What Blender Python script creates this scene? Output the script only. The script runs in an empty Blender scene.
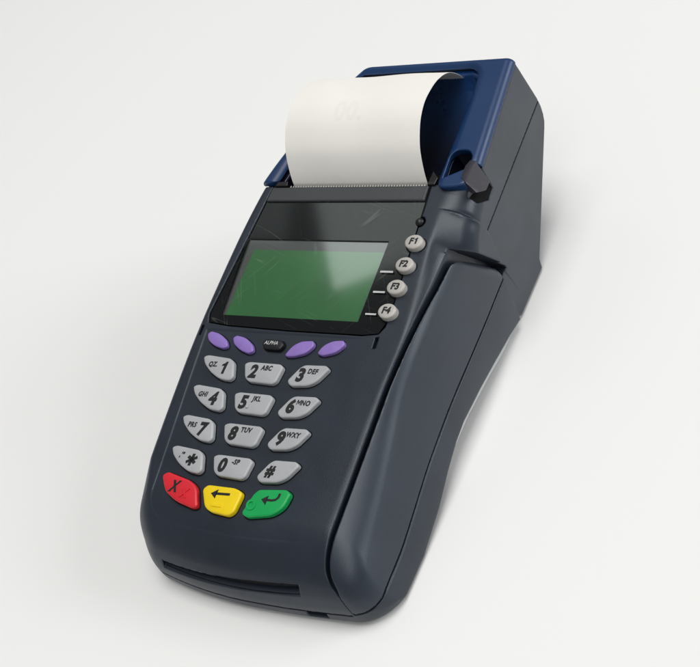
import bpy, bmesh, math, random
import numpy as np
from mathutils import Matrix, Vector

random.seed(7)
SC = bpy.context.scene
COL = SC.collection
MM = 0.001

# ------------------------------------------------------------------ camera, world, lamps, exposure
# Measuring frame of the terminal, in mm: x to the right, k back along the keypad face, n out of the keypad face.
# The table plane is n = NT0 - TS*k; W() turns it into world space with the table at z = 0.
TS = 0.2778
NT0 = -39.33
CT = 1 / math.hypot(1, TS)


def W(p):
    p = np.asarray(p, float)
    x, k, n = p[..., 0], p[..., 1], p[..., 2]
    return np.stack([x - 12.0, (k - TS * n) * CT, (n + TS * k - NT0) * CT], -1) * MM


def WD(v):
    x, k, n = v
    return Vector((x, (k - TS * n) * CT, (n + TS * k) * CT))


cam = bpy.data.cameras.new('camera')
camo = bpy.data.objects.new('camera', cam)
COL.objects.link(camo)
SC.camera = camo
cr = WD((0.851183, 0.27298897, -0.44829068)).normalized()      # picture right
cu = -WD((0.04889353, -0.8916261, -0.45012479)).normalized()   # picture up
cb = -WD((-0.52258677, 0.36122005, -0.77228437)).normalized()  # towards the viewer
m = Matrix((cr, cu, cb)).transposed().to_4x4()
m.translation = Vector(W((251.056, -126.334, 327.816)))
camo.matrix_world = m
cam.sensor_width = 36
cam.lens = 1320 / 700 * 36
cam.clip_start = 0.01
cam.clip_end = 100

world = bpy.data.worlds.new('World')
SC.world = world
world.use_nodes = True
wn = world.node_tree
wn.nodes['Background'].inputs[0].default_value = (0.97, 0.985, 1.0, 1)
wn.nodes['Background'].inputs[1].default_value = 0.22


def area(name, loc, target, sx, sy, power, color=(1, 1, 1)):
    l = bpy.data.lights.new(name, 'AREA')
    l.shape = 'RECTANGLE'
    l.size, l.size_y = sx, sy
    l.energy = power
    l.color = color
    o = bpy.data.objects.new(name, l)
    COL.objects.link(o)
    o.location = loc
    o.rotation_euler = (Vector(target) - Vector(loc)).to_track_quat('-Z', 'Y').to_euler()
    return o


area('softbox_top', (0.25, 0.05, 2.6), (0.25, 0.05, 0), 1.4, 1.8, 40.5, (1, 0.99, 0.97))
area('softbox_right', (3.0, 1.5, 1.6), (0, 0, 0.03), 2.0, 1.4, 58, (0.97, 0.985, 1))
area('softbox_front', (0.80, -1.50, 2.30), (0, 0, 0.03), 1.0, 0.8, 11, (0.98, 0.99, 1))
# two small unseen softboxes, added so their reflections cross the display window
for nm, cx, cy, sx_, sy_, rot, e_ in (('panel_right', -0.658, 0.430, 0.26, 0.22, 21.7, 0.34), ('panel_left', -0.905, 0.46, 0.15, 0.22, 0, 0.06)):
    l = area(nm, (cx, cy, 1.2), (cx, cy, 0), sx_, sy_, e_, (0.97, 0.99, 1))
    l.rotation_euler = (0, 0, math.radians(rot))

SC.view_settings.view_transform = 'Standard'
SC.view_settings.look = 'None'
SC.view_settings.exposure = 0
SC.view_settings.gamma = 1
SC.cycles.use_light_tree = False
SC.cycles.max_bounces = 8
SC.cycles.transparent_max_bounces = 12


# ------------------------------------------------------------------ materials
def mat(name, color, rough=0.45, metal=0.0, spec=0.5, coat=0.0, bump=None, mottle=None, rvar=None, sss=None):
    """bump=(scale per m, strength, distance m); mottle=(scale, darker factor, lighter factor); rvar=(scale, lo, hi)"""
    mt = bpy.data.materials.new(name)
    mt.use_nodes = True
    nt = mt.node_tree
    b = nt.nodes['Principled BSDF']
    b.inputs['Base Color'].default_value = (*color, 1)
    b.inputs['Roughness'].default_value = rough
    b.inputs['Metallic'].default_value = metal
    b.inputs['Specular IOR Level'].default_value = spec
    b.inputs['Coat Weight'].default_value = coat
    b.inputs['Coat Roughness'].default_value = 0.08
    if sss:
        b.inputs['Subsurface Weight'].default_value = sss
        b.inputs['Subsurface Scale'].default_value = 0.002
    tc = nt.nodes.new('ShaderNodeTexCoord')
    if bump:
        n = nt.nodes.new('ShaderNodeTexNoise')
        n.inputs['Scale'].default_value = bump[0]
        n.inputs['Detail'].default_value = 3
        nt.links.new(tc.outputs['Object'], n.inputs['Vector'])
        bn = nt.nodes.new('ShaderNodeBump')
        bn.inputs['Strength'].default_value = bump[1]
        bn.inputs['Distance'].default_value = bump[2]
        nt.links.new(n.outputs['Fac'], bn.inputs['Height'])
        nt.links.new(bn.outputs['Normal'], b.inputs['Normal'])
    if mottle:
        n = nt.nodes.new('ShaderNodeTexNoise')
        n.inputs['Scale'].default_value = mottle[0]
        n.inputs['Detail'].default_value = 8
        n.inputs['Roughness'].default_value = 0.65
        nt.links.new(tc.outputs['Object'], n.inputs['Vector'])
        r = nt.nodes.new('ShaderNodeValToRGB')
        r.color_ramp.elements[0].position = 0.35
        r.color_ramp.elements[1].position = 0.65
        r.color_ramp.elements[0].color = (*[c * mottle[1] for c in color], 1)
        r.color_ramp.elements[1].color = (*[min(1, c * mottle[2]) for c in color], 1)
        nt.links.new(n.outputs['Fac'], r.inputs['Fac'])
        nt.links.new(r.outputs['Color'], b.inputs['Base Color'])
    if rvar:
        n = nt.nodes.new('ShaderNodeTexNoise')
        n.inputs['Scale'].default_value = rvar[0]
        n.inputs['Detail'].default_value = 6
        nt.links.new(tc.outputs['Object'], n.inputs['Vector'])
        mr = nt.nodes.new('ShaderNodeMapRange')
        mr.inputs['From Min'].default_value = 0.3
        mr.inputs['From Max'].default_value = 0.7
        mr.inputs['To Min'].default_value = rvar[1]
        mr.inputs['To Max'].default_value = rvar[2]
        nt.links.new(n.outputs['Fac'], mr.inputs['Value'])
        nt.links.new(mr.outputs['Result'], b.inputs['Roughness'])
    return mt


M_TABLE = mat('white_table', (0.87, 0.865, 0.85), 0.75, spec=0.2)
M_BODY = mat('dark_blue_grey_plastic', (0.0155, 0.0205, 0.0315), 0.38, spec=0.55, bump=(2600, 0.65, 0.00005),
             mottle=(38, 0.80, 1.2), rvar=(60, 0.34, 0.43))
M_LID = mat('lid_plastic', (0.0180, 0.0240, 0.0365), 0.40, spec=0.6, bump=(2600, 0.55, 0.00005),
            mottle=(50, 0.9, 1.1), rvar=(50, 0.36, 0.45))
M_BASE = mat('pale_base_plastic', (0.50, 0.52, 0.52), 0.5)
M_BLUE = mat('blue_plastic', (0.005, 0.033, 0.110), 0.30, spec=0.5, bump=(30, 0.1, 0.0004), rvar=(40, 0.32, 0.42))
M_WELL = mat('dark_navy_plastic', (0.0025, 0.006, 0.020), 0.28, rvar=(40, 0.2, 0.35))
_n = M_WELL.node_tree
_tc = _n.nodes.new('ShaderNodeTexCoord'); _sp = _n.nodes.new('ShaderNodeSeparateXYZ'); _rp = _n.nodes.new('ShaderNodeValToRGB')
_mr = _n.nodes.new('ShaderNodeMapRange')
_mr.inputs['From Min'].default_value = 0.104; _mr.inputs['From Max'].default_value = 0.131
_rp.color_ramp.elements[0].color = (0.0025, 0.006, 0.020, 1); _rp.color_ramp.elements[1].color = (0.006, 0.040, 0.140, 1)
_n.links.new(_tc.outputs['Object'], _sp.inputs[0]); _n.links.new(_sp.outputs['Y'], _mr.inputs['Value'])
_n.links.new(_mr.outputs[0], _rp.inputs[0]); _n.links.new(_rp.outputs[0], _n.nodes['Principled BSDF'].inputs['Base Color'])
M_BLACK = mat('black_plastic', (0.006, 0.006, 0.008), 0.4)
M_BEZEL = mat('glossy_black_bezel', (0.005, 0.0055, 0.007), 0.07, spec=0.6)
M_GAP = mat('black_rubber_and_gaps', (0.004, 0.004, 0.005), 0.8, spec=0.2)
M_KEY = mat('pale_grey_key', (0.40, 0.41, 0.42), 0.38, bump=(2000, 0.12, 0.00003), mottle=(120, 0.93, 1.04))
M_FKEY = mat('warm_grey_key', (0.46, 0.44, 0.41), 0.34, mottle=(140, 0.92, 1.05))
M_PURPLE = mat('purple_key', (0.26, 0.165, 0.49), 0.36, mottle=(160, 0.93, 1.05))
M_RED = mat('red_key', (0.66, 0.018, 0.030), 0.34, mottle=(120, 0.93, 1.05))
M_YEL = mat('yellow_key', (0.86, 0.62, 0.005), 0.34, mottle=(120, 0.96, 1.03))
M_GRN = mat('green_key', (0.004, 0.36, 0.085), 0.34, mottle=(120, 0.93, 1.05))
M_INK = mat('black_print', (0.006, 0.006, 0.007), 0.5)
M_WINK = mat('white_print', (0.55, 0.55, 0.55), 0.5)
M_LATCH = mat('latch_plastic', (0.036, 0.035, 0.046), 0.38, bump=(2000, 0.2, 0.00003))
M_LCD = mat('green_display_glass', (0.010, 0.150, 0.024), 0.15, spec=1.0, coat=1.0, mottle=(30, 0.85, 1.15))
M_LCDG = mat('grey_display_glass', (0.075, 0.08, 0.08), 0.20, coat=1.0)
for q_ in (M_LCD, M_LCDG):
    q_.node_tree.nodes['Principled BSDF'].inputs['Coat IOR'].default_value = 2.25
    q_.node_tree.nodes['Principled BSDF'].inputs['Coat Roughness'].default_value = 0.055
M_PAPER = mat('receipt_paper', (0.86, 0.835, 0.785), 0.8, spec=0.2, bump=(900, 0.15, 0.00004), mottle=(25, 0.98, 1.02))
M_PRINT = mat('faint_print', (0.838, 0.812, 0.763), 0.8, spec=0.2)
M_TEAR = mat('tear_bar_plastic', (0.045, 0.05, 0.054), 0.5, bump=(1800, 0.6, 0.00008))
M_TOOTH = mat('tear_teeth_metal', (0.55, 0.54, 0.50), 0.35, metal=0.6)

for q_ in (M_BODY, M_LID):
    q_.node_tree.nodes['Principled BSDF'].inputs['Specular Tint'].default_value = (0.88, 0.955, 1.0, 1)

# scratched smoke window: clear tint behind a fresnel gloss
M_WIN = bpy.data.materials.new('smoke_window')
M_WIN.use_nodes = True
nt = M_WIN.node_tree
nt.nodes.clear()
out = nt.nodes.new('ShaderNodeOutputMaterial')
mix = nt.nodes.new('ShaderNodeMixShader')
tr = nt.nodes.new('ShaderNodeBsdfTransparent')
tr.inputs[0].default_value = (0.84, 0.87, 0.85, 1)
gl = nt.nodes.new('ShaderNodeBsdfGlossy')
gl.inputs['Color'].default_value = (1, 1, 1, 1)
gl.inputs['Roughness'].default_value = 0.17
lw_ = nt.nodes.new('ShaderNodeLayerWeight')          # Schlick's curve, the same on both faces of the thin sheet
lw_.inputs['Blend'].default_value = 0.5
pw_ = nt.nodes.new('ShaderNodeMath'); pw_.operation = 'POWER'; pw_.inputs[1].default_value = 5.0
fr = nt.nodes.new('ShaderNodeMath'); fr.operation = 'MULTIPLY_ADD'; fr.inputs[1].default_value = 0.06; fr.inputs[2].default_value = 0.003
nt.links.new(lw_.outputs['Facing'], pw_.inputs[0]); nt.links.new(pw_.outputs[0], fr.inputs[0])
tc = nt.nodes.new('ShaderNodeTexCoord')
heights = []
for i, (ang, sc) in enumerate(((0.45, 60), (-0.75, 48), (1.25, 75))):
    mp = nt.nodes.new('ShaderNodeMapping')
    mp.inputs['Rotation'].default_value = (0, 0, ang)
    mp.vector_type = 'TEXTURE'
    mp.inputs['Scale'].default_value = (1, 26, 26)
    ns = nt.nodes.new('ShaderNodeTexNoise')
    ns.inputs['Scale'].default_value = sc * 4.5
    ns.inputs['Detail'].default_value = 0
    ns.inputs['Distortion'].default_value = 0.0
    ab = nt.nodes.new('ShaderNodeMath'); ab.operation = 'SUBTRACT'; ab.inputs[1].default_value = 0.5
    ab2 = nt.nodes.new('ShaderNodeMath'); ab2.operation = 'ABSOLUTE'
    rp = nt.nodes.new('ShaderNodeMapRange')
    rp.inputs['From Min'].default_value = 0.011
    rp.inputs['From Max'].default_value = 0.002
    mk = nt.nodes.new('ShaderNodeTexNoise')
    mk.inputs['Scale'].default_value = 70 + 25 * i
    mr_ = nt.nodes.new('ShaderNodeMapRange')
    mr_.inputs['From Min'].default_value = 0.48
    mr_.inputs['From Max'].default_value = 0.66
    mu = nt.nodes.new('ShaderNodeMath'); mu.operation = 'MULTIPLY'
    nt.links.new(tc.outputs['Object'], mp.inputs['Vector'])
    nt.links.new(mp.outputs['Vector'], ns.inputs['Vector'])
    nt.links.new(tc.outputs['Object'], mk.inputs['Vector'])
    nt.links.new(ns.outputs['Fac'], ab.inputs[0]); nt.links.new(ab.outputs[0], ab2.inputs[0])
    nt.links.new(ab2.outputs[0], rp.inputs['Value']); nt.links.new(mk.outputs['Fac'], mr_.inputs['Value'])
    nt.links.new(rp.outputs['Result'], mu.inputs[0]); nt.links.new(mr_.outputs['Result'], mu.inputs[1])
    heights.append(mu.outputs[0])
a1 = nt.nodes.new('ShaderNodeMath'); a1.operation = 'MAXIMUM'
a2 = nt.nodes.new('ShaderNodeMath'); a2.operation = 'MAXIMUM'
nt.links.new(heights[0], a1.inputs[0]); nt.links.new(heights[1], a1.inputs[1])
nt.links.new(a1.outputs[0], a2.inputs[0]); nt.links.new(heights[2], a2.inputs[1])
df = nt.nodes.new('ShaderNodeBsdfDiffuse')
df.inputs[0].default_value = (0.55, 0.57, 0.56, 1)
ms2 = nt.nodes.new('ShaderNodeMixShader')
scl = nt.nodes.new('ShaderNodeMath'); scl.operation = 'MULTIPLY_ADD'
scl.inputs[1].default_value = 0.09
scl.inputs[2].default_value = 0.0
nt.links.new(a2.outputs[0], scl.inputs[0])
nt.links.new(fr.outputs[0], mix.inputs[0])
nt.links.new(tr.outputs[0], mix.inputs[1])
nt.links.new(gl.outputs[0], mix.inputs[2])
nt.links.new(scl.outputs[0], ms2.inputs[0])
nt.links.new(mix.outputs[0], ms2.inputs[1])
nt.links.new(df.outputs[0], ms2.inputs[2])
nt.links.new(ms2.outputs[0], out.inputs[0])


# ------------------------------------------------------------------ object helpers
def add_obj(name, verts, faces, mats, parent=None, midx=None, smooth=True, normals=None, label=None):
    me = bpy.data.meshes.new(name)
    me.from_pydata([tuple(v) for v in verts], [], [tuple(f) for f in faces])
    for q in (mats if isinstance(mats, (list, tuple)) else [mats]):
        me.materials.append(q)
    if midx is not None:
        me.polygons.foreach_set('material_index', np.asarray(midx, np.int32))
    me.polygons.foreach_set('use_smooth', np.full(len(me.polygons), bool(smooth)))
    me.update()
    if normals is not None:
        me.normals_split_custom_set_from_vertices([tuple(v) for v in normals])
    o = bpy.data.objects.new(name, me)
    COL.objects.link(o)
    if parent:
        o.parent = parent
    if label:
        o['label'] = label
    return o


def smooth_by_angle(o, deg=35):
    me = o.data
    bm = bmesh.new(); bm.from_mesh(me)
    bmesh.ops.recalc_face_normals(bm, faces=bm.faces)
    for e in bm.edges:
        if len(e.link_faces) == 2:
            e.smooth = e.calc_face_angle(0) < math.radians(deg)
    bm.to_mesh(me); bm.free()


# ------------------------------------------------------------------ signed distance modelling
def rmax(a, b, r):
    return np.minimum(np.maximum(a, b), -r) + np.hypot(np.maximum(a + r, 0), np.maximum(b + r, 0))


def smin(a, b, r):
    h = np.maximum(r - np.abs(a - b), 0) / r
    return np.minimum(a, b) - h * h * r / 4


def S(t):
    t = np.clip(t, 0, 1)
    return t * t * (3 - 2 * t)


def poly_sd(px, py, P):
    P = np.asarray(P, float)
    d = np.full(px.shape, 1e9)
    s = np.ones(px.shape)
    N = len(P)
    for i in range(N):
        a = P[i]; b = P[i - 1]
        ex, ey = b - a
        wx, wy = px - a[0], py - a[1]
        t = np.clip((wx * ex + wy * ey) / (ex * ex + ey * ey), 0, 1)
        d = np.minimum(d, (wx - ex * t) ** 2 + (wy - ey * t) ** 2)
        c1 = py >= a[1]; c2 = py < b[1]; c3 = ex * wy > ey * wx
        flip = (c1 & c2 & c3) | (~c1 & ~c2 & ~c3)
        s = np.where(flip, -s, s)
    return s * np.sqrt(d)


def mesh_sdf(f, lo, hi, h):
    """Surface nets over the blocks the surface runs through; vertices are pulled onto the surface and get its normals."""
    B = 8
    lo = np.asarray(lo, float); hi = np.asarray(hi, float)
    nb = np.ceil((hi - lo) / (h * B)).astype(int)
    g = np.stack(np.meshgrid(*[np.arange(q) for q in nb], indexing='ij'), -1).reshape(-1, 3)
    c = lo + (g + 0.5) * B * h
    act = np.abs(f(c[:, 0], c[:, 1], c[:, 2])) < B * h * 0.5 * 1.733 * 1.5
    g = g[act]
    dims = nb * B + 2
    r = np.arange(B + 1)
    off = np.stack(np.meshgrid(r, r, r, indexing='ij'), -1)
    cid_all, pos_all, edges = [], [], [[], [], []]
    for s in range(0, len(g), 1500):
        gb = g[s:s + 1500]
        idx = gb[:, None, None, None, :] * B + off[None]
        p = lo + idx * h
        v = f(p[..., 0].ravel(), p[..., 1].ravel(), p[..., 2].ravel()).reshape(p.shape[:-1])
        ins = v < 0
        cnt = np.zeros((len(gb), B, B, B), np.float32)
        acc = np.zeros((len(gb), B, B, B, 3), np.float32)
        for ax in range(3):
            sl0 = [slice(None)] * 4; sl1 = [slice(None)] * 4
            sl0[ax + 1] = slice(0, B); sl1[ax + 1] = slice(1, B + 1)
            v0 = v[tuple(sl0)]; v1 = v[tuple(sl1)]
            cr_ = ins[tuple(sl0)] != ins[tuple(sl1)]
            t = np.where(cr_, v0 / np.where(cr_, v0 - v1, 1), 0)
            oth = [q for q in range(3) if q != ax]
            for da in (0, 1):
                for db in (0, 1):
                    sl = [slice(None)] * 4
                    sl[oth[0] + 1] = slice(da, B + da); sl[oth[1] + 1] = slice(db, B + db)
                    cc = cr_[tuple(sl)]
                    cnt += cc
                    acc[..., ax] += np.where(cc, t[tuple(sl)], 0)
                    acc[..., oth[0]] += cc * da
                    acc[..., oth[1]] += cc * db
            own = [slice(None), slice(0, B), slice(0, B), slice(0, B)]
            w = np.argwhere(cr_[tuple(own)])
            if len(w):
                gi = gb[w[:, 0]] * B + w[:, 1:]
                fl = ins[tuple(sl0)][tuple(own)][tuple(w.T)]
                edges[ax].append(np.concatenate([gi, fl[:, None].astype(int)], 1))
        w = np.argwhere(cnt > 0)
        if len(w):
            ci = gb[w[:, 0]] * B + w[:, 1:]
            a = acc[tuple(w.T)] / cnt[tuple(w.T)][:, None]
            cid_all.append((ci[:, 0] * dims[1] + ci[:, 1]) * dims[2] + ci[:, 2])
            pos_all.append(lo + (ci + a) * h)
    cid = np.concatenate(cid_all); pos = np.concatenate(pos_all)
    o = np.argsort(cid); cid = cid[o]; pos = pos[o]
    quads = []
    for ax in range(3):
        if not edges[ax]:
            continue
        E_ = np.concatenate(edges[ax]); gi = E_[:, :3]; fl = E_[:, 3].astype(bool)
        b, c_ = (ax + 1) % 3, (ax + 2) % 3
        q = []
        for db, dc in ((0, 0), (-1, 0), (-1, -1), (0, -1)):
            t = gi.copy(); t[:, b] += db; t[:, c_] += dc
            key = (t[:, 0] * dims[1] + t[:, 1]) * dims[2] + t[:, 2]
            j = np.clip(np.searchsorted(cid, key), 0, len(cid) - 1)
            q.append(np.where((cid[j] == key) & (t.min(1) >= 0), j, -1))
        q = np.stack(q, 1)
        q[~fl] = q[~fl][:, ::-1]
        quads.append(q[(q >= 0).all(1)])
    quads = np.concatenate(quads)

    def grad(p, e):
        G = np.empty_like(p)
        for ax in range(3):
            d = np.zeros(3); d[ax] = e
            a = p + d; b = p - d
            G[:, ax] = (f(a[:, 0], a[:, 1], a[:, 2]) - f(b[:, 0], b[:, 1], b[:, 2])) / (2 * e)
        return G
    p0 = pos.copy()
    for it in range(2):
        G = grad(pos, 0.05)
        v = f(pos[:, 0], pos[:, 1], pos[:, 2])
        st = -(v / np.maximum((G * G).sum(1), 0.05))[:, None] * G
        L = np.linalg.norm(st, axis=1, keepdims=True)
        pos = pos + st * np.minimum(1, 0.5 * h / np.maximum(L, 1e-9))
    G = grad(pos, 0.12)
    G /= np.maximum(np.linalg.norm(G, axis=1, keepdims=True), 1e-9)
    return pos, quads, G


def sdf_obj(name, f, lo, hi, h, mt, parent, label=None):
    p, q, G = mesh_sdf(f, lo, hi, h)
    wn_ = np.stack([G[:, 0], (G[:, 1] - TS * G[:, 2]) * CT, (G[:, 2] + TS * G[:, 1]) * CT], -1)
    return add_obj(name, W(p), q, mt, parent, normals=wn_, label=label)


# ------------------------------------------------------------------ the shape of the terminal, mm
BOTTOM = [(-90, -15), (-58, -22.0), (-47, -25.6), (-34, -29.4), (-18, -30.8), (-5, -30.6), (5, -31.2), (12.7, -32.6),
          (27, -37.7), (40, -43.2), (52, -48.6), (61.5, -53.6), (64, -56.6), (87.4, -63.2), (89, -59), (130.4, -37.1), (132.6, -35.6), (134.2, -33.0),
          (135.3, -29.6), (135.7, -26.0), (135.5, -20), (133.4, 30), (-90, 30)]
L0K = [-60, -20, 27, 63, 83, 99, 130, 134]
L0X = [-35.5, -35.2, -33.4, -29.8, -26.6, -21.6, -6, -2]


def cover_top(k):
    return 2.2 - 0.055 * (k - 84)


def seam_n(k):                       # parting line of the lid on the right side
    return np.interp(k, *SEAM_L)


def groove_x(k):
    return np.interp(k, *GROOVE_L)


def lid_rear(n):
    return 58.8 - 0.36 * np.clip(n, -34, 0)


def smooth_lut(xs, ys, w):
    g = np.arange(xs[0] - 4 * w, xs[-1] + 4 * w, 0.25)
    y = np.interp(g, xs, ys)
    sl0 = (ys[1] - ys[0]) / (xs[1] - xs[0]); sl1 = (ys[-1] - ys[-2]) / (xs[-1] - xs[-2])
    y = np.where(g < xs[0], ys[0] + sl0 * (g - xs[0]), y)
    y = np.where(g > xs[-1], ys[-1] + sl1 * (g - xs[-1]), y)
    kk = np.arange(-int(12 * w), int(12 * w) + 1) * 0.25
    ker = np.exp(-(kk / w) ** 2 / 2); ker /= ker.sum()
    pad = len(ker) // 2
    yp = np.concatenate([y[0] + (y[1] - y[0]) * np.arange(-pad, 0), y, y[-1] + (y[-1] - y[-2]) * np.arange(1, pad + 1)])
    return g, np.convolve(yp, ker, 'valid')


SEAM_L = smooth_lut([-64, -56, -46, -37, -8, 17, 45, 66], [-16.5, -15.2, -16.0, -18.4, -20, -23.6, -29.8, -34.0], 4)
GROOVE_L = smooth_lut([-57, -54.5, -52, -50, -46, -42, -31, -16, 9, 29, 46, 61],
                      [48.5, 46.3, 44.6, 43.6, 43.2, 43.4, 44.3, 45.6, 47.8, 50.6, 53.0, 54.2], 1.5)
LEFT_L = smooth_lut([-60, -20, 27, 63, 83, 99, 130, 134], [-35.5, -35.2, -33.4, -29.6, -26.2, -21.4, -6, -2], 9)
OFFS_L = smooth_lut([-40, -25, -20, -14, -10, -5, 0, 6], [3, 1.0, 0.2, 1.6, 3.9, 9.0, 15.5, 24], 1.2)
M_L = smooth_lut([-10, 8, 22, 44, 58, 61.3, 63.3, 68, 72, 74.5, 80], [0, 0, 0.18, 0.48, 0.84, 0.84, 0.60, 0.38, 0.27, 0, 0], 0.8)

XT_L = smooth_lut([-60, -40, -16, 9, 29, 46, 60, 65, 71, 76], [45.0, 45.6, 47.6, 49.9, 52.4, 54.4, 55.9, 57, 58, 58], 2.5)
NT_L = smooth_lut([-60, -40, -16, 9, 29, 46, 60, 65, 71, 76], [0.6, 0.6, 0.5, 0.2, -0.6, -2.6, -5.4, -4.6, -3.2, -3], 2.5)


def outer(x, k, n, cover=False):
    n0 = n
    plan = -61.4 + np.where(x < 12, 0.0030, 0.0011) * (x - 12) ** 2
    offs = np.interp(n, *OFFS_L)
    dfr = (plan + offs - k) * 0.78
    lx = np.interp(k, *LEFT_L)
    q = np.interp(k, [-60, 84, 134], [2, 7, 22])
    dl = (lx - q * np.clip(-n - 2, 0, 28) / 28 - x) * np.interp(k, [84, 134], [1, 0.8])
    prof = poly_sd(k, n, BOTTOM)
    if cover:
        d = rmax(n - cover_top(k), x - 59.6, np.interp(k, [78, 84, 92], [6, 4.5, 3.0]))
    else:
        # one top surface: keypad face, the facet beside the reader, the hump behind it and the shoulder of the printer end
        m_ = np.interp(k, *M_L)
        tx = x - 48.8
        ft = -m_ * 0.5 * (tx + np.sqrt(tx * tx + 0.8))
        dome = 0.0006 * (x - 8) ** 2 * S((-k + 20) / 60)
        top = (n + dome - ft) / np.sqrt(1 + (m_ * S((x - 46) / 5)) ** 2)
        top = np.where(k < 83.2, top, n - cover_top(k) + 3.3)
        rear = np.interp(n, [-60, -49.5, -29, -14, 0], [58.5, 61.5, 69.5, 73.2, 73.2])
        lim = 61.0 - 1.7 * S((k - rear) / 0.7 + 0.5)
        xt, nt_ = np.interp(k, *XT_L), np.interp(k, *NT_L)
        sn_ = seam_n(np.minimum(k, 64))
        ex, en = 61.2 - xt, nt_ - sn_
        ch = ((x - xt) * en + (n - nt_) * ex) / np.hypot(ex, en) - 1.6 * S((12 - k) / 62) - 12 * S((k - lid_rear(n) + 0.9) / 1.6)
        d = rmax(top, dfr, 7)
        d = rmax(d, ch, np.interp(k, [-60, -25, 20], [6.5, 6, 3.8]))
        d = rmax(d, (x - lim) * 0.8, np.interp(k, [-50, -20, 50, 66, 72.0, 74.0, 80, 84, 88], [10, 8, 4, 3.5, 4.0, 9.8, 9, 6, 0.5]))
    rl = np.interp(k, [-48, -22, 84, 95], [12, 3.2, 3.0, 3.5])
    d = rmax(d, dl, rl)
    d = rmax(d, prof, 1.6)
    return d


def lid_region(x, k, n, gl, gs, gr):
    return np.maximum(np.maximum(groove_x(k) + gl - x, seam_n(k) + gs - n), k - lid_rear(n) + gr)


WIN = [(-20.6, 82.6), (-21.9, 75), (-25.0, 56), (-29.1, 31.5), (-28.2, 28.5), (-20, 27.6), (5, 26.9), (34, 26.8),
       (39.4, 27.6), (41.0, 30), (41.6, 35), (42.2, 60), (42.6, 82.6)]


def panel_recess(x, k):
    """keypad field lies a hair below the shell, with a rounded lower outline"""
    d = np.maximum(-28.6 - x + 0.0 * k, k - 26.0)
    bot = -44.6 + 0.0022 * (x - 8) ** 2
    d = rmax(d, bot - k, 8)
    fade = S((38 - x) / 14)
    return 0.20 * S(-d / 0.9) * fade


def cover_left(k):
    return np.interp(k, L0K, L0X)


def well(x, k, n):
    lw = np.interp(k, [80, 99, 130], [-18.4, -13.5, -2])
    floor = np.interp(k, [80, 84, 100, 118, 126, 131], [-20, -18, -13, -9.5, -7.5, -4])
    w = rmax(lw - x, x - np.interp(k, [84, 120], [44.8, 46.8]), 2)
    w = rmax(w, k - 130.6, 4)
    w = rmax(w, 78 - k, 1)
    return rmax(w, (floor - n), 3.0)


def tub(x, k, n, e):
    """block the blue cover fills, grown by e"""
    lw = np.interp(k, [80, 99, 130], [-19.6, -14.8, -3.5])
    d = np.maximum(np.maximum(lw - x, x - 48.0), k - 132.2)
    return np.maximum(np.maximum(d, 83.6 - k), -21 - n) - e


def cavity(x, k, n):                 # finger recess beside the latch, round at the back
    c = np.hypot(np.maximum(np.abs(x - 51.8) - 0.6, 0), np.maximum(k - 92.0, 0)) - 3.6
    c = np.maximum(c, 84.6 - k + 0.5 * (x - 48))
    return rmax(c, -9 - n, 1)


def latch_pocket(x, k, n):           # black recess in the side wall under the latch
    P = [(89.6, -1), (89.2, -8.5), (88.9, -11.6), (84.0, -11.2), (79.4, -5.6), (80.4, -0.8), (82, 0)]
    return np.maximum(poly_sd(k, n, P), 56 - x)


def housing(x, k, n):
    o = outer(x, k, n)
    g_ = 1 - (1 - S((n + 10) / 2.5)) * S((-47 - k) / 4)
    d = rmax(o, -np.maximum(lid_region(x, k, n, -0.75 * g_, -0.32, -0.8), -(o + 6)), 0.05 + 0.40 * g_)
    near = (x > -36) & (n > -4)
    d = d + np.where(near & (k < 30), panel_recess(x, k), 0)
    # window opening
    w = poly_sd(x, k, WIN)
    d = rmax(d, -np.maximum(w - 0.35, -4.2 - n), 0.3)
    # blue cover seat, paper well, finger recess, latch pocket
    d = rmax(d, -tub(x, k, n, 0.3), 0.3)
    d = np.maximum(d, -np.maximum(cavity(x, k, n) - 0.8, -10 - n))
    d = rmax(d, -latch_pocket(x, k, n), 0.4)
    # parting line of the printer end and round the nose
    sl = n + 15.7 + 0.18 * (k - 75.5)
    d = rmax(d, -np.maximum(np.maximum(np.abs(sl) - 0.28, 75.0 - k), -(o + 1.2)), 0.15) if True else d
    fs = np.maximum(np.abs(n + 16.35) - 0.3, np.maximum(x - 49.2, k + 46))
    d = rmax(d, -np.maximum(fs, -(o + 0.9)), 0.1)
    nk = np.maximum(np.maximum(np.abs(x - 36) - 3.6, k + 46), np.abs(n + 18.0) - 1.3)
    d = rmax(d, -np.maximum(nk, -(o + 1.6)), 0.4)
    # card slot
    lipk = -62.0 + 0.0030 * (x - 12) ** 2
    sn = np.abs(n + 10.0 - 0.04 * (x - 6)) - 1.2
    d = rmax(d, -np.maximum(np.maximum(sn, np.abs(x - 5.5) - 27.5), k - (lipk + 13)), 0.45)
    # screw seat and the two small marks under the window
    d = np.maximum(d, -(np.hypot(x - 42.6, k - 68.8) - 2.0 + np.maximum(0, -3 - n)))
    for (x0, k0) in ((-30.5, 25.2), (39.5, 24.2)):
        bx = np.maximum(np.abs(x - x0 - 0.03 * (k - k0)) - 0.55, np.abs(k - k0) - 1.9)
        d = np.maximum(d, -np.maximum(bx, -2 - n))
    return d


def lid(x, k, n):
    o = outer(x, k, n)
    g_ = 1 - (1 - S((n + 10) / 2.5)) * S((-47 - k) / 4)
    d = rmax(o, np.maximum(groove_x(k) + 0.65 * g_ - x, seam_n(k) + 0.32 - n), 0.08 + 0.47 * g_)
    d = rmax(d, k - lid_rear(n) + 0.5, 5.0)
    return np.maximum(d, -(o + 3.5))


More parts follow.
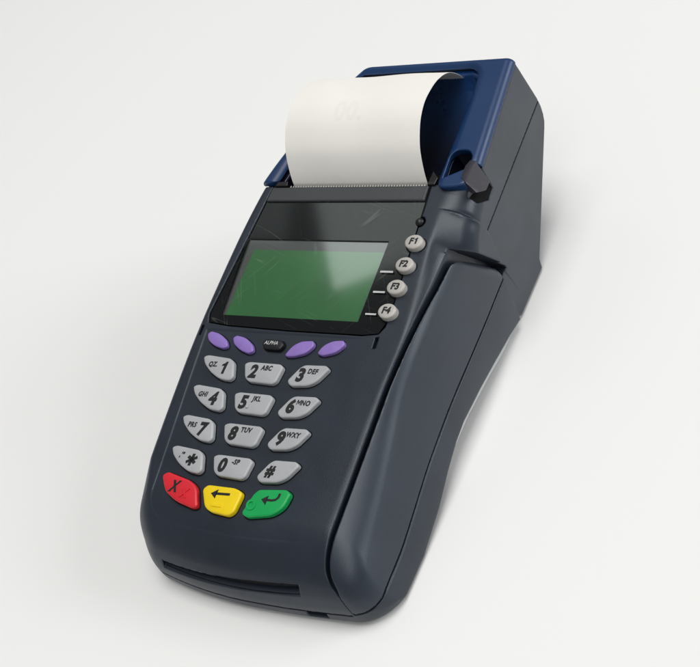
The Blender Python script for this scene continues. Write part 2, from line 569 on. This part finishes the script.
def blue_cover(x, k, n):
    o = outer(x, k, n, True)
    kf = np.where(x > 44.2, 80.7 + 0.035 * (x - 50) ** 2, 83.5)
    cap = rmax(o, kf - k, 0.7)
    under = np.where(k < 83.5, np.minimum(0.15, 0.15 - 0.8 * np.maximum(x - 52, 0)), cover_top(k) - 3.0)
    cap = np.maximum(cap, under - n)
    d = rmax(cap, -well(x, k, n), 4.0)
    d = rmax(d, -np.maximum(56.4 - x, k - 90.2), 0.3)
    return rmax(d, -cavity(x, k, n), 0.5)


def well_liner(x, k, n):
    t = np.maximum(tub(x, k, n, 0), outer(x, k, n, True))
    t = np.maximum(t, n - cover_top(k) + 3.1)
    d = rmax(t, -well(x, k, n), 0.8)
    return rmax(d, -cavity(x, k, n), 0.4)


# ------------------------------------------------------------------ structure: the table
add_obj('tabletop', [(-6, -6, 0), (6, -6, 0), (6, 6, 0), (-6, 6, 0)], [(0, 1, 2, 3)], M_TABLE)['kind'] = 'structure'

# ------------------------------------------------------------------ the terminal
term = bpy.data.objects.new('payment_terminal', None)
COL.objects.link(term)
term['label'] = 'dark blue-grey card payment terminal with keypad, green screen and blue printer cover'
term['category'] = 'card terminal'

H = 0.4
sdf_obj('housing', housing, (-60, -68, -68), (66, 140, 6), H, M_BODY, term)
sdf_obj('card_reader_cover', lid, (38, -66, -38), (64, 76, 3), H, M_LID, term)
sdf_obj('printer_cover', blue_cover, (-34, 76, -26), (64, 138, 7), H, M_BLUE, term,
        'glossy dark blue printer cover with an open paper well')
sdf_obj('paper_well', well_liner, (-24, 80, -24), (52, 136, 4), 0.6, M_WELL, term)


def base_f(x, k, n):
    P = [(-4, -20), (64, -20), (64, -57.0), (57, -55.0), (47.8, -52.4), (34.7, -46.0), (16.8, -38.6), (4, -35.0), (-4, -33.5)]
    d = poly_sd(k, n, P)
    d = rmax(d, x - 58.4, 1.5)
    d = rmax(d, -32 - x, 1.5)
    return np.maximum(d, outer(x, k, n) + 1.2 - 100 * (n < -29))


def foot_f(x, k, n):
    P = [(-30, -20), (64, -20), (64, -57.0), (-30, -30.9)]
    d = poly_sd(k, n, P)
    d = rmax(d, x - 50, 3)
    d = rmax(d, -24 - x, 3)
    return np.maximum(d, outer(x, k, n) + 3 - 100 * (n < -30))


def prism(name, poly, n0, n1, mt, parent, bev=0.4, nfun=None, label=None):
    """plan outline (x, k) extruded along n, with a small bevelled top edge"""
    P = np.asarray(poly, float)
    a = 0.5 * np.sum(P[:, 0] * np.roll(P[:, 1], -1) - np.roll(P[:, 0], -1) * P[:, 1])
    if a < 0:
        P = P[::-1]
    rings = [(0, n0), (0, n1 - bev), (bev * 0.3, n1 - bev * 0.3), (bev, n1)]
    v = []; f = []
    for ins, n in rings:
        Q = inset(P, ins)
        v += [(x, k, n) for x, k in Q]
    N = len(P)
    for r in range(len(rings) - 1):
        for i in range(N):
            j = (i + 1) % N
            f.append((r * N + i, r * N + j, (r + 1) * N + j, (r + 1) * N + i))
    f.append(tuple(range((len(rings) - 1) * N, len(rings) * N)))
    f.append(tuple(reversed(range(N))))
    o = add_obj(name, W(v), f, mt, parent, smooth=False, label=label)
    return o


def inset(P, d):
    P = np.asarray(P, float)
    if d == 0:
        return P
    e = np.roll(P, -1, 0) - P
    e /= np.linalg.norm(e, axis=1, keepdims=True)
    nrm = np.stack([-e[:, 1], e[:, 0]], 1)          # inward for counter-clockwise
    n2 = nrm + np.roll(nrm, 1, 0)
    n2 /= np.maximum(np.linalg.norm(n2, axis=1, keepdims=True), 1e-6)
    c = np.clip((n2 * nrm).sum(1, keepdims=True), 0.5, 1)
    return P + n2 * d / c


def round_poly(P, r, seg=6):
    P = np.asarray(P, float)
    a = 0.5 * np.sum(P[:, 0] * np.roll(P[:, 1], -1) - np.roll(P[:, 0], -1) * P[:, 1])
    if a < 0:
        P = P[::-1]
    out_ = []
    N = len(P)
    for i in range(N):
        p, a_, b_ = P[i], P[i - 1], P[(i + 1) % N]
        u = a_ - p; w_ = b_ - p
        lu, lw = np.linalg.norm(u), np.linalg.norm(w_)
        rr = min(r, 0.45 * lu, 0.45 * lw)
        s, e_ = p + u / lu * rr, p + w_ / lw * rr
        for t in np.linspace(0, 1, seg):
            out_.append((1 - t) ** 2 * s + 2 * t * (1 - t) * p + t * t * e_)
    return np.array(out_)


sdf_obj('foot', foot_f, (-32, -36, -60), (60, 68, -16), 1.2, M_GAP, term)
sdf_obj('base_plate', base_f, (-36, -10, -60), (62, 68, -16), 0.8, M_BASE, term,
        'pale grey base plate under the raised middle')

# window, display
wo = add_obj('display_window', W([(x, k, 0.06) for x, k in WIN[::-1]]), [tuple(range(len(WIN)))], M_WIN, term, smooth=False, label='scratched smoke-grey window over the display')
lcd = prism('display_screen', [(-26.5, 29.5), (-26.5, 64), (35.5, 64), (35.5, 29.5)], -2.4, -1.05, M_LCDG, term, 0.1,
            label='green liquid crystal display')
prism('active_area', [(-20.6, 57.8), (33.6, 57.6), (31.6, 31.2), (-23.2, 31.2)], -1.1, -1.0, M_LCD, lcd, 0.03)
WN = np.array(WIN)
AP = [(-24.7, 61.8), (33.0, 61.6), (30.5, 31.5), (-24.4, 31.6)]
wf = prism('window_frame', inset(WN[::-1], -0.25), -4.1, -2.6, M_GAP, term, 0.05)
FR = [[(-20.6, 82.4), (42.4, 82.4), (42.0, 61.6), AP[1], AP[0], (-23.9, 61.8)],
      [(-23.9, 61.8), AP[0], AP[3], (-29.0, 31.6)],
      [AP[1], (42.0, 61.6), (41.5, 35.0), (40.9, 31.5), AP[2]],
      [(-29.0, 31.6), AP[3], AP[2], (40.9, 31.5), (39.3, 27.8), (34, 27.0), (5, 27.1), (-20, 27.8), (-28.1, 28.7)]]
v = []; f = []
for q in FR:
    b = len(v)
    v += [(x, k, -0.45) for x, k in q] + [(x, k, -0.75) for x, k in q]
    n_ = len(q)
    f += [tuple(reversed(range(b, b + n_))), tuple(range(b + n_, b + 2 * n_))]
    f += [(b + i, b + (i + 1) % n_, b + n_ + (i + 1) % n_, b + n_ + i) for i in range(n_)]
add_obj('display_bezel', W(v), f, M_BEZEL, term, smooth=False)
# printed black border under the window around the display
bord_o = inset(np.array(WIN)[::-1], 0.4)


def strip_mesh(name, quads, n, mt, parent, th=0.15):
    v = []; f = []
    for q in quads:
        b = len(v)
        v += [(x, k, n) for x, k in q] + [(x, k, n - th) for x, k in q]
        f += [(b, b + 1, b + 2, b + 3), (b + 7, b + 6, b + 5, b + 4)]
        for i in range(4):
            j = (i + 1) % 4
            f.append((b + i, b + 4 + i, b + 4 + j, b + j))
    o = add_obj(name, W(v), f, mt, parent, smooth=False)
    smooth_by_angle(o, 20)
    return o


# pointer ticks beside the lower function keys
strip_mesh('key_pointer', [[(33.6, k - 0.35), (38.4, k - 0.35), (38.4, k + 0.35), (33.6, k + 0.35)] for k in (49.8,)], 0.2, M_WINK, term, 0.08)
strip_mesh('key_pointer', [[(33.2, k - 0.33), (37.6, k - 0.33), (37.6, k + 0.33), (33.2, k + 0.33)] for k in (42.3,)], 0.2, M_WINK, term, 0.08)
strip_mesh('key_pointer', [[(32.8, k - 0.3), (36.8, k - 0.3), (36.8, k + 0.3), (32.8, k + 0.3)] for k in (34.2,)], 0.2, M_WINK, term, 0.08)

# tear bar with fine teeth where the paper leaves
v = []; f = []


def box(v, f, lo, hi):
    b = len(v)
    for z in (lo[2], hi[2]):
        v += [(lo[0], lo[1], z), (hi[0], lo[1], z), (hi[0], hi[1], z), (lo[0], hi[1], z)]
    f += [(b + 3, b + 2, b + 1, b), (b + 4, b + 5, b + 6, b + 7)] + [
        (b + i, b + (i + 1) % 4, b + 4 + (i + 1) % 4, b + 4 + i) for i in range(4)]


P = [(-21.4, 76.8), (42.2, 76.8), (42.4, 82.4), (-20.6, 82.4)]
tb = prism('tear_bar', P, -0.6, 0.55, M_TEAR, term, 0.5)
v = []; f = []
nt_ = 52
for i in range(nt_):
    x0 = -13.0 + i * 54.6 / nt_
    w_ = 54.6 / nt_
    b = len(v)
    v += [(x0, 82.2, 0.2), (x0 + w_ * 0.62, 82.2, 0.2), (x0 + w_ * 0.31, 83.0, 0.4),
          (x0, 82.2, 0.62), (x0 + w_ * 0.62, 82.2, 0.62), (x0 + w_ * 0.31, 83.0, 0.62)]
    f += [(b, b + 2, b + 1), (b + 3, b + 4, b + 5), (b, b + 1, b + 4, b + 3), (b + 1, b + 2, b + 5, b + 4), (b + 2, b, b + 3, b + 5)]
add_obj('tear_teeth', W(v), f, M_TOOTH, tb, smooth=False)
# side cheeks of the paper outlet
prism('paper_guide', [(-19.6, 82.7), (-14.2, 82.7), (-14.6, 84.6), (-19.0, 84.6)], -6, 0.9, M_BLACK, term, 0.3)
prism('paper_guide', [(41.8, 82.6), (44.6, 82.6), (45.2, 85.2), (42.6, 88.0)], -6, 0.9, M_BLACK, term, 0.3)
# platen roller seen inside the well
v = []; f = []
for i in range(20):
    a = 2 * math.pi * i / 20
    for x in (-16, 44):
        v.append((x, 88.5 + 3.0 * math.cos(a), -8 + 3.0 * math.sin(a)))
f = [(2 * i, 2 * i + 1, (2 * i + 3) % 40, (2 * i + 2) % 40) for i in range(20)]
f += [tuple(range(0, 40, 2))[::-1], tuple(range(1, 40, 2))]
smooth_by_angle(add_obj('platen_roller', W(v), f, M_GAP, term))

# screw
v = []; f = []
R_ = 1.55; rings, seg = 8, 24
for i in range(rings + 1):
    t = i / rings * math.pi / 2
    for j in range(seg):
        a = 2 * math.pi * j / seg
        v.append((42.6 + R_ * math.cos(t) * math.cos(a), 68.8 + R_ * math.cos(t) * math.sin(a), -0.4 + 1.4 * math.sin(t)))
for i in range(rings):
    for j in range(seg):
        f.append((i * seg + j, i * seg + (j + 1) % seg, (i + 1) * seg + (j + 1) % seg, (i + 1) * seg + j))
add_obj('screw', W(v), f, M_BLACK, term)
# black strip standing for gap shadow between window and shell on the right
prism('window_gap_shade', [(42.5, 70.6), (43.0, 70.6), (43.4, 82.6), (42.9, 82.6)], -2.5, 0.06, M_GAP, term, 0.05)

# latch: paddle that wraps over the right edge
v = []; f = []
prof = [(-0.0, 50.5), (1.6, 53.5), (1.2, 57.0), (-1.5, 60.6), (-6.6, 62.6)]        # (n, x) across the paddle
kk0 = [80.0, 79.6, 79.2, 79.6, 82.2]
kk1 = [86.5, 88.2, 89.4, 89.8, 88.6]


def slab(name, front, back, mt, parent, label=None):
    """two matching outlines joined into a closed slab"""
    N = len(front)
    v = list(front) + list(back)
    f = [tuple(range(N)), tuple(reversed(range(N, 2 * N)))] + [(i, N + i, N + (i + 1) % N, (i + 1) % N) for i in range(N)]
    o = add_obj(name, W(v), f, mt, parent, smooth=False, label=label)
    me = o.data
    bm = bmesh.new(); bm.from_mesh(me)
    bmesh.ops.recalc_face_normals(bm, faces=bm.faces)
    bmesh.ops.bevel(bm, geom=list(bm.edges), offset=0.35 * MM, segments=2, profile=0.6, affect='EDGES', clamp_overlap=True)
    for fc in bm.faces:
        fc.smooth = True
    bm.to_mesh(me); bm.free()
    smooth_by_angle(o, 30)
    return o


face_o = [(58.7, 90.0, 3.3), (60.9, 87.8, -5.8), (60.9, 83.8, -4.9), (60.4, 79.9, -0.2), (56.2, 82.7, 2.2)]
face_i = [(57.0, 88.8, 0.5), (57.6, 87.0, -5.8), (57.6, 83.6, -4.9), (57.2, 80.8, -2.0), (54.5, 83.4, -1.0)]
lt = slab('release_latch', face_o, face_i, M_LATCH, term, 'grey-violet latch hooked over the right edge of the printer cover')
arm_o = [(58.8, 90.1, 3.2), (56.6, 82.4, 2.7), (54.7, 84.0, 2.6), (54.9, 88.6, 2.5), (56.3, 90.9, 2.6)]
arm_i = [(58.8, 89.6, -4), (56.6, 83.0, -4), (54.7, 84.6, -5), (54.9, 88.4, -6), (56.3, 90.4, -6)]
slab('latch_arm', arm_o, arm_i, M_LATCH, lt)
LP = [(90.0, -1), (89.7, -8.5), (89.4, -12.1), (83.8, -11.7), (79.4, -6.2), (80.4, -3.0), (82, -3.0)]
slab('latch_recess', [(58.9 if n < -4 else 54.6, k, n) for k, n in LP], [(53.6, k, n) for k, n in LP], M_GAP, lt)
LX = lambda t: -61.6 + 0.003 * (t - 12) ** 2
sl_o = [(x, LX(x) + 9.0, -8.5 + 0.04 * (x - 6)) for x in np.linspace(-22, 33, 12)]
sl_i = [(x, LX(x) + 9.0, -12.1 + 0.04 * (x - 6)) for x in np.linspace(-22, 33, 12)]
v = sl_o + sl_i + [(x, k - 3.5, n + 0.15) for x, k, n in sl_o] + [(x, k - 5.2, n + 0.95) for x, k, n in sl_i]
f = []
for i in range(11):
    f += [(i, i + 12, i + 13, i + 1), (i, i + 1, i + 25, i + 24), (i + 12, i + 36, i + 37, i + 13)]
add_obj('card_slot', W(v), f, M_GAP, term, smooth=False)


# ------------------------------------------------------------------ lettering
def text_mesh(txt, h, wscale=0.8, shear=0.22, bold=0.02, spacing=1.0):
    if txt == '1':
        a = np.array([(0.24, 0), (0.24, 1), (0.04, 1), (-0.05, 0.87), (-0.28, 0.77), (-0.28, 0.60), (-0.02, 0.68), (-0.02, 0)])
        a = a - (0.0, 0.5)
        a[:, 0] = a[:, 0] * wscale * 0.9 + a[:, 1] * shear
        return a * h, [(0, 1, 2, 3, 7), (3, 4, 5, 6), (3, 6, 7)][:2] + [(3, 6, 7)]
    cu_ = bpy.data.curves.new('t', 'FONT')
    cu_.body = txt
    cu_.size = 1
    cu_.offset = bold
    cu_.resolution_u = 3
    cu_.space_character = spacing
    o = bpy.data.objects.new('t', cu_)
    COL.objects.link(o)
    dg = bpy.context.evaluated_depsgraph_get()
    me = bpy.data.meshes.new_from_object(o.evaluated_get(dg))
    vs = np.array([v.co[:2] for v in me.vertices]) if len(me.vertices) else np.zeros((0, 2))
    fs = [tuple(p.vertices) for p in me.polygons]
    bpy.data.objects.remove(o); bpy.data.curves.remove(cu_); bpy.data.meshes.remove(me)
    cap = 0.73
    vs = vs - np.array([(vs[:, 0].min() + vs[:, 0].max()) / 2, cap / 2])
    vs[:, 0] = vs[:, 0] * wscale + vs[:, 1] * shear
    return vs * (h / cap), fs


# ------------------------------------------------------------------ keys
PANEL = -0.2


def key(name, poly, h, mt, legends, parent, r=1.9, base=PANEL, dome=0.14, label=None, skirt=0.40, tilt=0.0, bevel=0.72):
    """rounded key with a soft upper edge, a black gap round its foot and its printed legend; one mesh"""
    P = round_poly(poly, r)
    c = P.mean(0)
    v = []; f = []; mi = []
    N = len(P)
    rings = [(-0.05, base - 0.8)]
    nb_ = 6
    for i in range(nb_ + 1):
        t = i / nb_ * math.pi / 2
        rings.append((bevel * (1 - math.cos(t)), base + h - bevel * 0.75 * (1 - math.sin(t))))
    for ins, n in rings:
        for x, k in inset(P, ins):
            v.append((x, k, n + tilt * (k - c[1])))
    Q = inset(P, bevel)
    for s, dz in ((0.75, 0.5), (0.45, 0.85), (0.15, 1.0)):
        for x, k in Q:
            x1, k1 = c[0] + (x - c[0]) * s, c[1] + (k - c[1]) * s
            v.append((x1, k1, base + h + dome * dz + tilt * (k1 - c[1])))
    R = len(rings) + 3
    for r_ in range(R - 1):
        for i in range(N):
            j = (i + 1) % N
            f.append((r_ * N + i, r_ * N + j, (r_ + 1) * N + j, (r_ + 1) * N + i)); mi.append(0)
    f.append(tuple(range((R - 1) * N, R * N))); mi.append(0)
    # black gap
    b = len(v)
    for Pp in (inset(P, -skirt), inset(P, 0.2)):
        v += [(x, k, base + 0.05) for x, k in Pp]
    for i in range(N):
        j = (i + 1) % N
        f.append((b + i, b + j, b + N + j, b + N + i)); mi.append(1)
    for lg in legends:
        x0, k0, vs, fs, slot, lift = lg
        b = len(v)
        Qm = np.abs(Q - c).max(0)
        for a_, b_ in vs:
            x, k = x0 + a_, k0 + b_
            rr = np.clip(max(abs(x - c[0]) / Qm[0], abs(k - c[1]) / Qm[1]), 0, 1)
            v.append((x, k, base + h + dome + 0.03 + lift + tilt * (k - c[1])))
        for q in fs:
            f.append(tuple(b + i for i in q)); mi.append(slot)
    return add_obj(name, W(v), f, [mt, M_GAP, M_INK, M_WINK], parent, midx=mi, label=label)


def L(txt, x, k, h, **kw):
    slot = kw.pop('slot', 2); lift = kw.pop('lift', 0.0)
    if txt == 'F1':
        a, f1 = text_mesh('F', h, **kw); b, f2 = text_mesh('1', h, **kw)
        vs = np.vstack([a - (0.62, 0), b + (0.85, 0)]); fs = f1 + [tuple(i + len(a) for i in q) for q in f2]
    else:
        vs, fs = text_mesh(txt, h, **kw)
        if txt == 'MNO':
            b, f2 = text_mesh('NO', h, **kw)
            t_, hw = 0.10, kw['wscale'] * 0.54
            a = np.array([(-hw, 0), (-hw, 1), (-hw + 2 * t_, 1), (0, 0.52), (hw - 2 * t_, 1), (hw, 1), (hw, 0), (hw - 1.6 * t_, 0),
                          (hw - 1.6 * t_, 0.66), (0.06, 0.18), (-0.06, 0.18), (-hw + 1.6 * t_, 0.66), (-hw + 1.6 * t_, 0)]) - (0, 0.5)
            a[:, 0] += a[:, 1] * kw['shear']
            vs = np.vstack([a * h - (1.62, 0), b + (0.95, 0)])
            fs = [(0, 1, 2, 11, 12), (2, 3, 10, 11), (3, 4, 8, 9), (3, 9, 10), (4, 5, 6, 7, 8)] + [tuple(i + len(a) for i in q) for q in f2]
    return (x, k, vs, fs, slot, lift)


K1 = [(-24.3, 14.6), (-22.6, 15.4), (-13.0, 14.7), (-11.0, 13.4), (-9.3, 8.0), (-10.6, 6.7), (-14.8, 7.0), (-19.4, 9.2), (-23.0, 12.2)]
K2 = [(-6.6, 13.2), (-4.8, 14.0), (7.6, 13.9), (9.1, 12.8), (8.0, 7.6), (6.6, 6.6), (-2.9, 6.9), (-4.8, 8.3)]
K3 = [(12.0, 8.3), (15.4, 13.2), (17.0, 14.3), (25.0, 14.6), (26.6, 13.4), (23.2, 8.7), (20.3, 7.1), (13.8, 6.5)]
big = dict(wscale=0.93, shear=0.15, bold=0.055)
sml = dict(wscale=0.84, shear=0.16, bold=0.045, spacing=1.12)
rows = [(('1', 'QZ.'), ('2', 'ABC'), ('3', 'DEF')), (('4', 'GHI'), ('5', 'JKL'), ('6', 'MNO')),
        (('7', 'PRS'), ('8', 'TUV'), ('9', 'WXY')), (('*', ',\'"'), ('0', '-SP'), ('#', ''))]
for r_, row in enumerate(rows):
    dk = -11.05 * r_
    for c_, (dgt, sub) in enumerate(row):
        P = np.array((K1, K2, K3)[c_]) + (0, dk)
        bx = (-14.2, -1.7, 16.9)[c_]; sx_ = (-18.9, 3.0, 21.1)[c_]
        bk = (11.0, 10.7, 10.7)[c_] + dk; sk = 12.1 + dk
        lg = []
        if dgt == '*':
            a = []
            g = []
            for i in range(3):        # six-armed star
                t = math.pi * i / 3 + math.pi / 2
                dx, dy = math.cos(t) * 2.1, math.sin(t) * 2.1
                px_, py_ = -math.sin(t) * 0.42, math.cos(t) * 0.42
                b = len(a)
                a += [(dx + px_ * 1.3, dy + py_ * 1.3), (-dx + px_ * 1.3, -dy + py_ * 1.3), (-dx - px_ * 1.3, -dy - py_ * 1.3), (dx - px_ * 1.3, dy - py_ * 1.3)]
                g.append((b, b + 1, b + 2, b + 3))
            a = np.array(a); a[:, 0] += a[:, 1] * 0.2
            lg.append((bx - 0.3, bk, a, g, 2, 0.0))
        else:
            lg.append(L(dgt, bx, bk, 4.5 if dgt != '#' else 3.7, **big))
        if sub:
            lg.append(L(sub, sx_, sk + (0.3 if dgt == '*' else 0), 1.75, **sml))
        if dgt == '5':                 # raised locating dot
            a = [(0.75 * math.cos(2 * math.pi * i / 16), 0.75 * math.sin(2 * math.pi * i / 16)) for i in range(16)]
        ko = key('number_key', P, 1.75, M_KEY, lg, term, label={'*': 'pale grey star key', '#': 'pale grey hash key'}.get(dgt, 'pale grey key marked ' + dgt))
        if dgt == '5':
            v = []; f = []
            for i in range(6):
                t = i / 6 * math.pi / 2
                for q in range(16):
                    v.append((0.15 + 0.65 * math.cos(t) * math.cos(q * math.pi / 8), bk - 1.7 + 0.65 * math.cos(t) * math.sin(q * math.pi / 8), PANEL + 1.95 + 0.5 * math.sin(t)))
            for i in range(5):
                for q in range(16):
                    f.append((i * 16 + q, i * 16 + (q + 1) % 16, (i + 1) * 16 + (q + 1) % 16, (i + 1) * 16 + q))
            f.append(tuple(range(80, 96)))
            add_obj('locating_dot', W(v), f, M_KEY, ko)


def stroke(pts, w):
    """a bent line of given width as flat quads, with joints"""
    a = []; g = []
    pts = np.array(pts, float)
    d = np.gradient(pts, axis=0)
    d /= np.linalg.norm(d, axis=1, keepdims=True)
    nn = np.stack([-d[:, 1], d[:, 0]], 1) * w / 2
    for p, q in zip(pts, nn):
        a += [p + q, p - q]
    for i in range(len(pts) - 1):
        g.append((2 * i, 2 * i + 1, 2 * i + 3, 2 * i + 2))
    return np.array(a), g


RED = [(-24.2, -28.6), (-22.4, -27.1), (-12.2, -29.1), (-9.0, -31.0), (-6.4, -37.2), (-8.2, -38.0), (-15.8, -36.4), (-21.0, -33.7)]
YEL = [(-6.5, -31.4), (-5.0, -29.7), (6.0, -29.6), (9.2, -30.8), (8.1, -37.3), (6.2, -38.8), (-1.3, -38.2), (-3.7, -36.8)]
GRN = [(10.9, -37.4), (13.3, -30.6), (14.8, -29.0), (24.8, -27.9), (26.7, -29.1), (25.6, -33.7), (22.0, -36.7), (13.3, -38.4)]
xk = key('cancel_key', RED, 1.9, M_RED, [L('X', -17.4, -31.6, 3.9, wscale=0.75, shear=0.25, bold=0.045)], term, r=2.0,
         label='red cancel key with a black X')
arrow_a, arrow_g = stroke([(3.9, 0.3), (1.5, 0.15), (-1.6, 0)], 0.85)
hb = len(arrow_a)
arrow_a = np.vstack([arrow_a, [(-3.4, -0.1), (-0.9, 1.5), (-1.3, -1.7)]]); arrow_g = arrow_g + [(hb, hb + 2, hb + 1)]
yk = key('clear_key', YEL, 1.9, M_YEL, [(0.9, -32.3, arrow_a, arrow_g, 2, 0)], term, r=2.0,
         label='yellow clear key with a black arrow pointing left')
ea, eg = stroke([(3.1, 2.6), (2.9, 1.3), (2.1, 0.4), (0.8, 0.05), (-1.2, 0)], 0.8)
hb = len(ea)
ea = np.vstack([ea, [(-3.1, 0.0), (-0.7, 1.5), (-1.0, -1.7)]]); eg = eg + [(hb, hb + 2, hb + 1)]
gk = key('enter_key', GRN, 1.9, M_GRN, [(20.0, -32.1, ea, eg, 2, 0)], term, r=2.0,
         label='green enter key with a bent black arrow')


def relief(name, a, g, x0, k0, n0, hgt, mt, parent):
    a = np.asarray(a)
    N = len(a)
    v = [(x0 + p[0], k0 + p[1], n0 + hgt) for p in a] + [(x0 + p[0], k0 + p[1], n0 - 0.3) for p in a]
    f = [tuple(q) for q in g]
    ec = {}
    for q in g:
        for i in range(len(q)):
            e = (q[i], q[(i + 1) % len(q)])
            ec[e] = ec.get(e, 0) + 1
    for (i, j) in ec:
        if (j, i) not in ec:
            f.append((j, i, N + i, N + j))
    o = add_obj(name, W(v), f, mt, parent, smooth=False)
    return o


vs, fs = text_mesh('X', 3.2, wscale=0.85, shear=0.2, bold=0.02)
relief('raised_mark', vs, fs, -12.7, -33.4, PANEL + 2.0, 0.35, M_RED, xk)
relief('raised_mark', [(-1.9, -0.5), (1.9, -0.5), (1.9, 0.5), (-1.9, 0.5)], [(0, 1, 2, 3)], 1.2, -36.0, PANEL + 1.95, 0.35, M_YEL, yk)
oa = []; og = []
for i in range(24):
    t = 2 * math.pi * i / 24
    oa += [(1.75 * math.cos(t), 1.75 * math.sin(t)), (1.0 * math.cos(t), 1.0 * math.sin(t))]
for i in range(24):
    j = (i + 1) % 24
    og.append((2 * i, 2 * j, 2 * j + 1, 2 * i + 1))
relief('raised_mark', oa, og, 13.9, -34.3, PANEL + 1.95, 0.35, M_GRN, gk)

PU = [[(-26.2, 23.3), (-25.0, 24.4), (-21.0, 23.7), (-17.2, 21.3), (-15.9, 19.0), (-17.9, 18.2), (-22.1, 19.2), (-25.0, 21.0)],
      [(-15.1, 22.4), (-13.9, 23.4), (-9.9, 22.8), (-6.1, 20.3), (-4.9, 18.0), (-6.8, 17.0), (-10.9, 18.2), (-13.9, 20.2)],
      [(7.9, 17.5), (9.6, 20.8), (12.6, 22.7), (17.2, 23.1), (18.0, 21.3), (15.6, 18.4), (11.2, 17.1), (8.6, 16.9)],
      [(19.9, 18.7), (21.3, 21.6), (24.4, 23.5), (28.5, 23.9), (29.4, 22.3), (26.8, 19.4), (22.0, 18.0)]]
for i, P in enumerate(PU):
    key('menu_key', P, 1.5, M_PURPLE, [], term, r=2.0, bevel=0.6)
key('alpha_key', [(-2.6, 20.8), (-1.6, 22.6), (5.0, 22.5), (6.4, 20.9), (5.4, 19.0), (-0.8, 19.0)], 1.7, M_BLACK,
    [L('ALPHA', 1.5, 21.3, 1.35, wscale=0.95, shear=0.2, bold=0.01, slot=3)], term, r=1.4, bevel=0.6, label='small black ALPHA key')
for i, (x, k) in enumerate(((43.9, 60.1), (42.9, 51.7), (42.2, 43.4), (41.6, 34.7))):
    P = [(x + 3.35 * math.cos(t), k + 2.75 * math.sin(t)) for t in np.linspace(0, 2 * math.pi, 13)[:-1]]
    key('function_key', P, 2.5, M_FKEY, [L('F%d' % (i + 1), x + 0.1, k + 0.1, 2.3, wscale=0.98, shear=0.13, bold=0.045)], term, r=1.5,
        base=-0.1, bevel=0.8, skirt=0.55, label='oval grey key marked F%d' % (i + 1))

# ------------------------------------------------------------------ the receipt
PATH = [(82.9, -3.0), (83.7, 0.2), (86.2, 4.7), (90.2, 9.7), (94.4, 12.7), (99.6, 14.9), (105.5, 15.4), (111.0, 14.2), (116.0, 12.3),
        (120.6, 9.5), (124.4, 6.1), (127.0, 2.2), (128.8, -1.6), (129.7, -4.6)]
PA = np.array(PATH)
# resample smoothly
t0 = np.concatenate([[0], np.cumsum(np.linalg.norm(np.diff(PA, axis=0), axis=1))])


def crom(t):
    i = int(np.clip(np.searchsorted(t0, t) - 1, 0, len(PA) - 2))
    p0, p1, p2, p3 = PA[max(i - 1, 0)], PA[i], PA[i + 1], PA[min(i + 2, len(PA) - 1)]
    u = (t - t0[i]) / (t0[i + 1] - t0[i])
    return 0.5 * ((2 * p1) + (-p0 + p2) * u + (2 * p0 - 5 * p1 + 4 * p2 - p3) * u * u + (-p0 + 3 * p1 - 3 * p2 + p3) * u ** 3)


NS, NX = 70, 216
curve = np.array([crom(t) for t in np.linspace(0, t0[-1], NS)])
tan = np.gradient(curve, axis=0); tan /= np.linalg.norm(tan, axis=1, keepdims=True)
nor = np.stack([-tan[:, 1], tan[:, 0]], 1)


def paper_pt(s, xx, off):
    i = min(int(s), NS - 2); u = s - i
    c = curve[i] * (1 - u) + curve[i + 1] * u
    q = nor[i] * (1 - u) + nor[i + 1] * u
    w_ = 0.18 * math.sin(xx * 0.19 + s * 0.05) * min(1, s / 15)
    return (xx - 0.012 * s, c[0] + q[0] * (off + w_), c[1] + q[1] * (off + w_))


v = []; f = []
TH = 0.10
for side in (0, 1):
    for i in range(NS):
        for j in range(NX + 1):
            xx = -12.2 + 53.6 * j / NX
            s = i
            if i == NS - 1:
                s = NS - 1 + (0.0 if j % 4 < 2 else -0.9)     # serrated torn end
            v.append(paper_pt(s, xx, -TH * side))
n1 = NS * (NX + 1)
for i in range(NS - 1):
    for j in range(NX):
        a = i * (NX + 1) + j
        f.append((a, a + 1, a + NX + 2, a + NX + 1))
        f.append((n1 + a, n1 + a + NX + 1, n1 + a + NX + 2, n1 + a + 1))
for j in range(NX):
    f.append((j, n1 + j, n1 + j + 1, j + 1))
    a = (NS - 1) * (NX + 1) + j
    f.append((a, a + 1, n1 + a + 1, n1 + a))
for i in range(NS - 1):
    a = i * (NX + 1)
    f.append((a, a + NX + 1, n1 + a + NX + 1, n1 + a))
    a = a + NX
    f.append((a, n1 + a, n1 + a + NX + 1, a + NX + 1))
mi = [0] * len(f)
# faint print showing through
vs, fs = text_mesh('00.', 8.0, wscale=0.85, shear=0.0, bold=0.03)
vs = vs[:, :] * (-1, 1)
b = len(v)
seg_len = t0[-1] / (NS - 1)
for a_, c_ in vs:
    v.append(paper_pt(32 + c_ / seg_len, 12.5 - a_, 0.03))
for q in fs:
    f.append(tuple(b + i for i in q)); mi.append(1)
pap = add_obj('receipt_paper', W(v), f, [M_PAPER, M_PRINT], None, midx=mi)
smooth_by_angle(pap, 40)
pap['label'] = 'blank white receipt paper curling out of the slot in the blue printer cover'
pap['category'] = 'receipt paper'
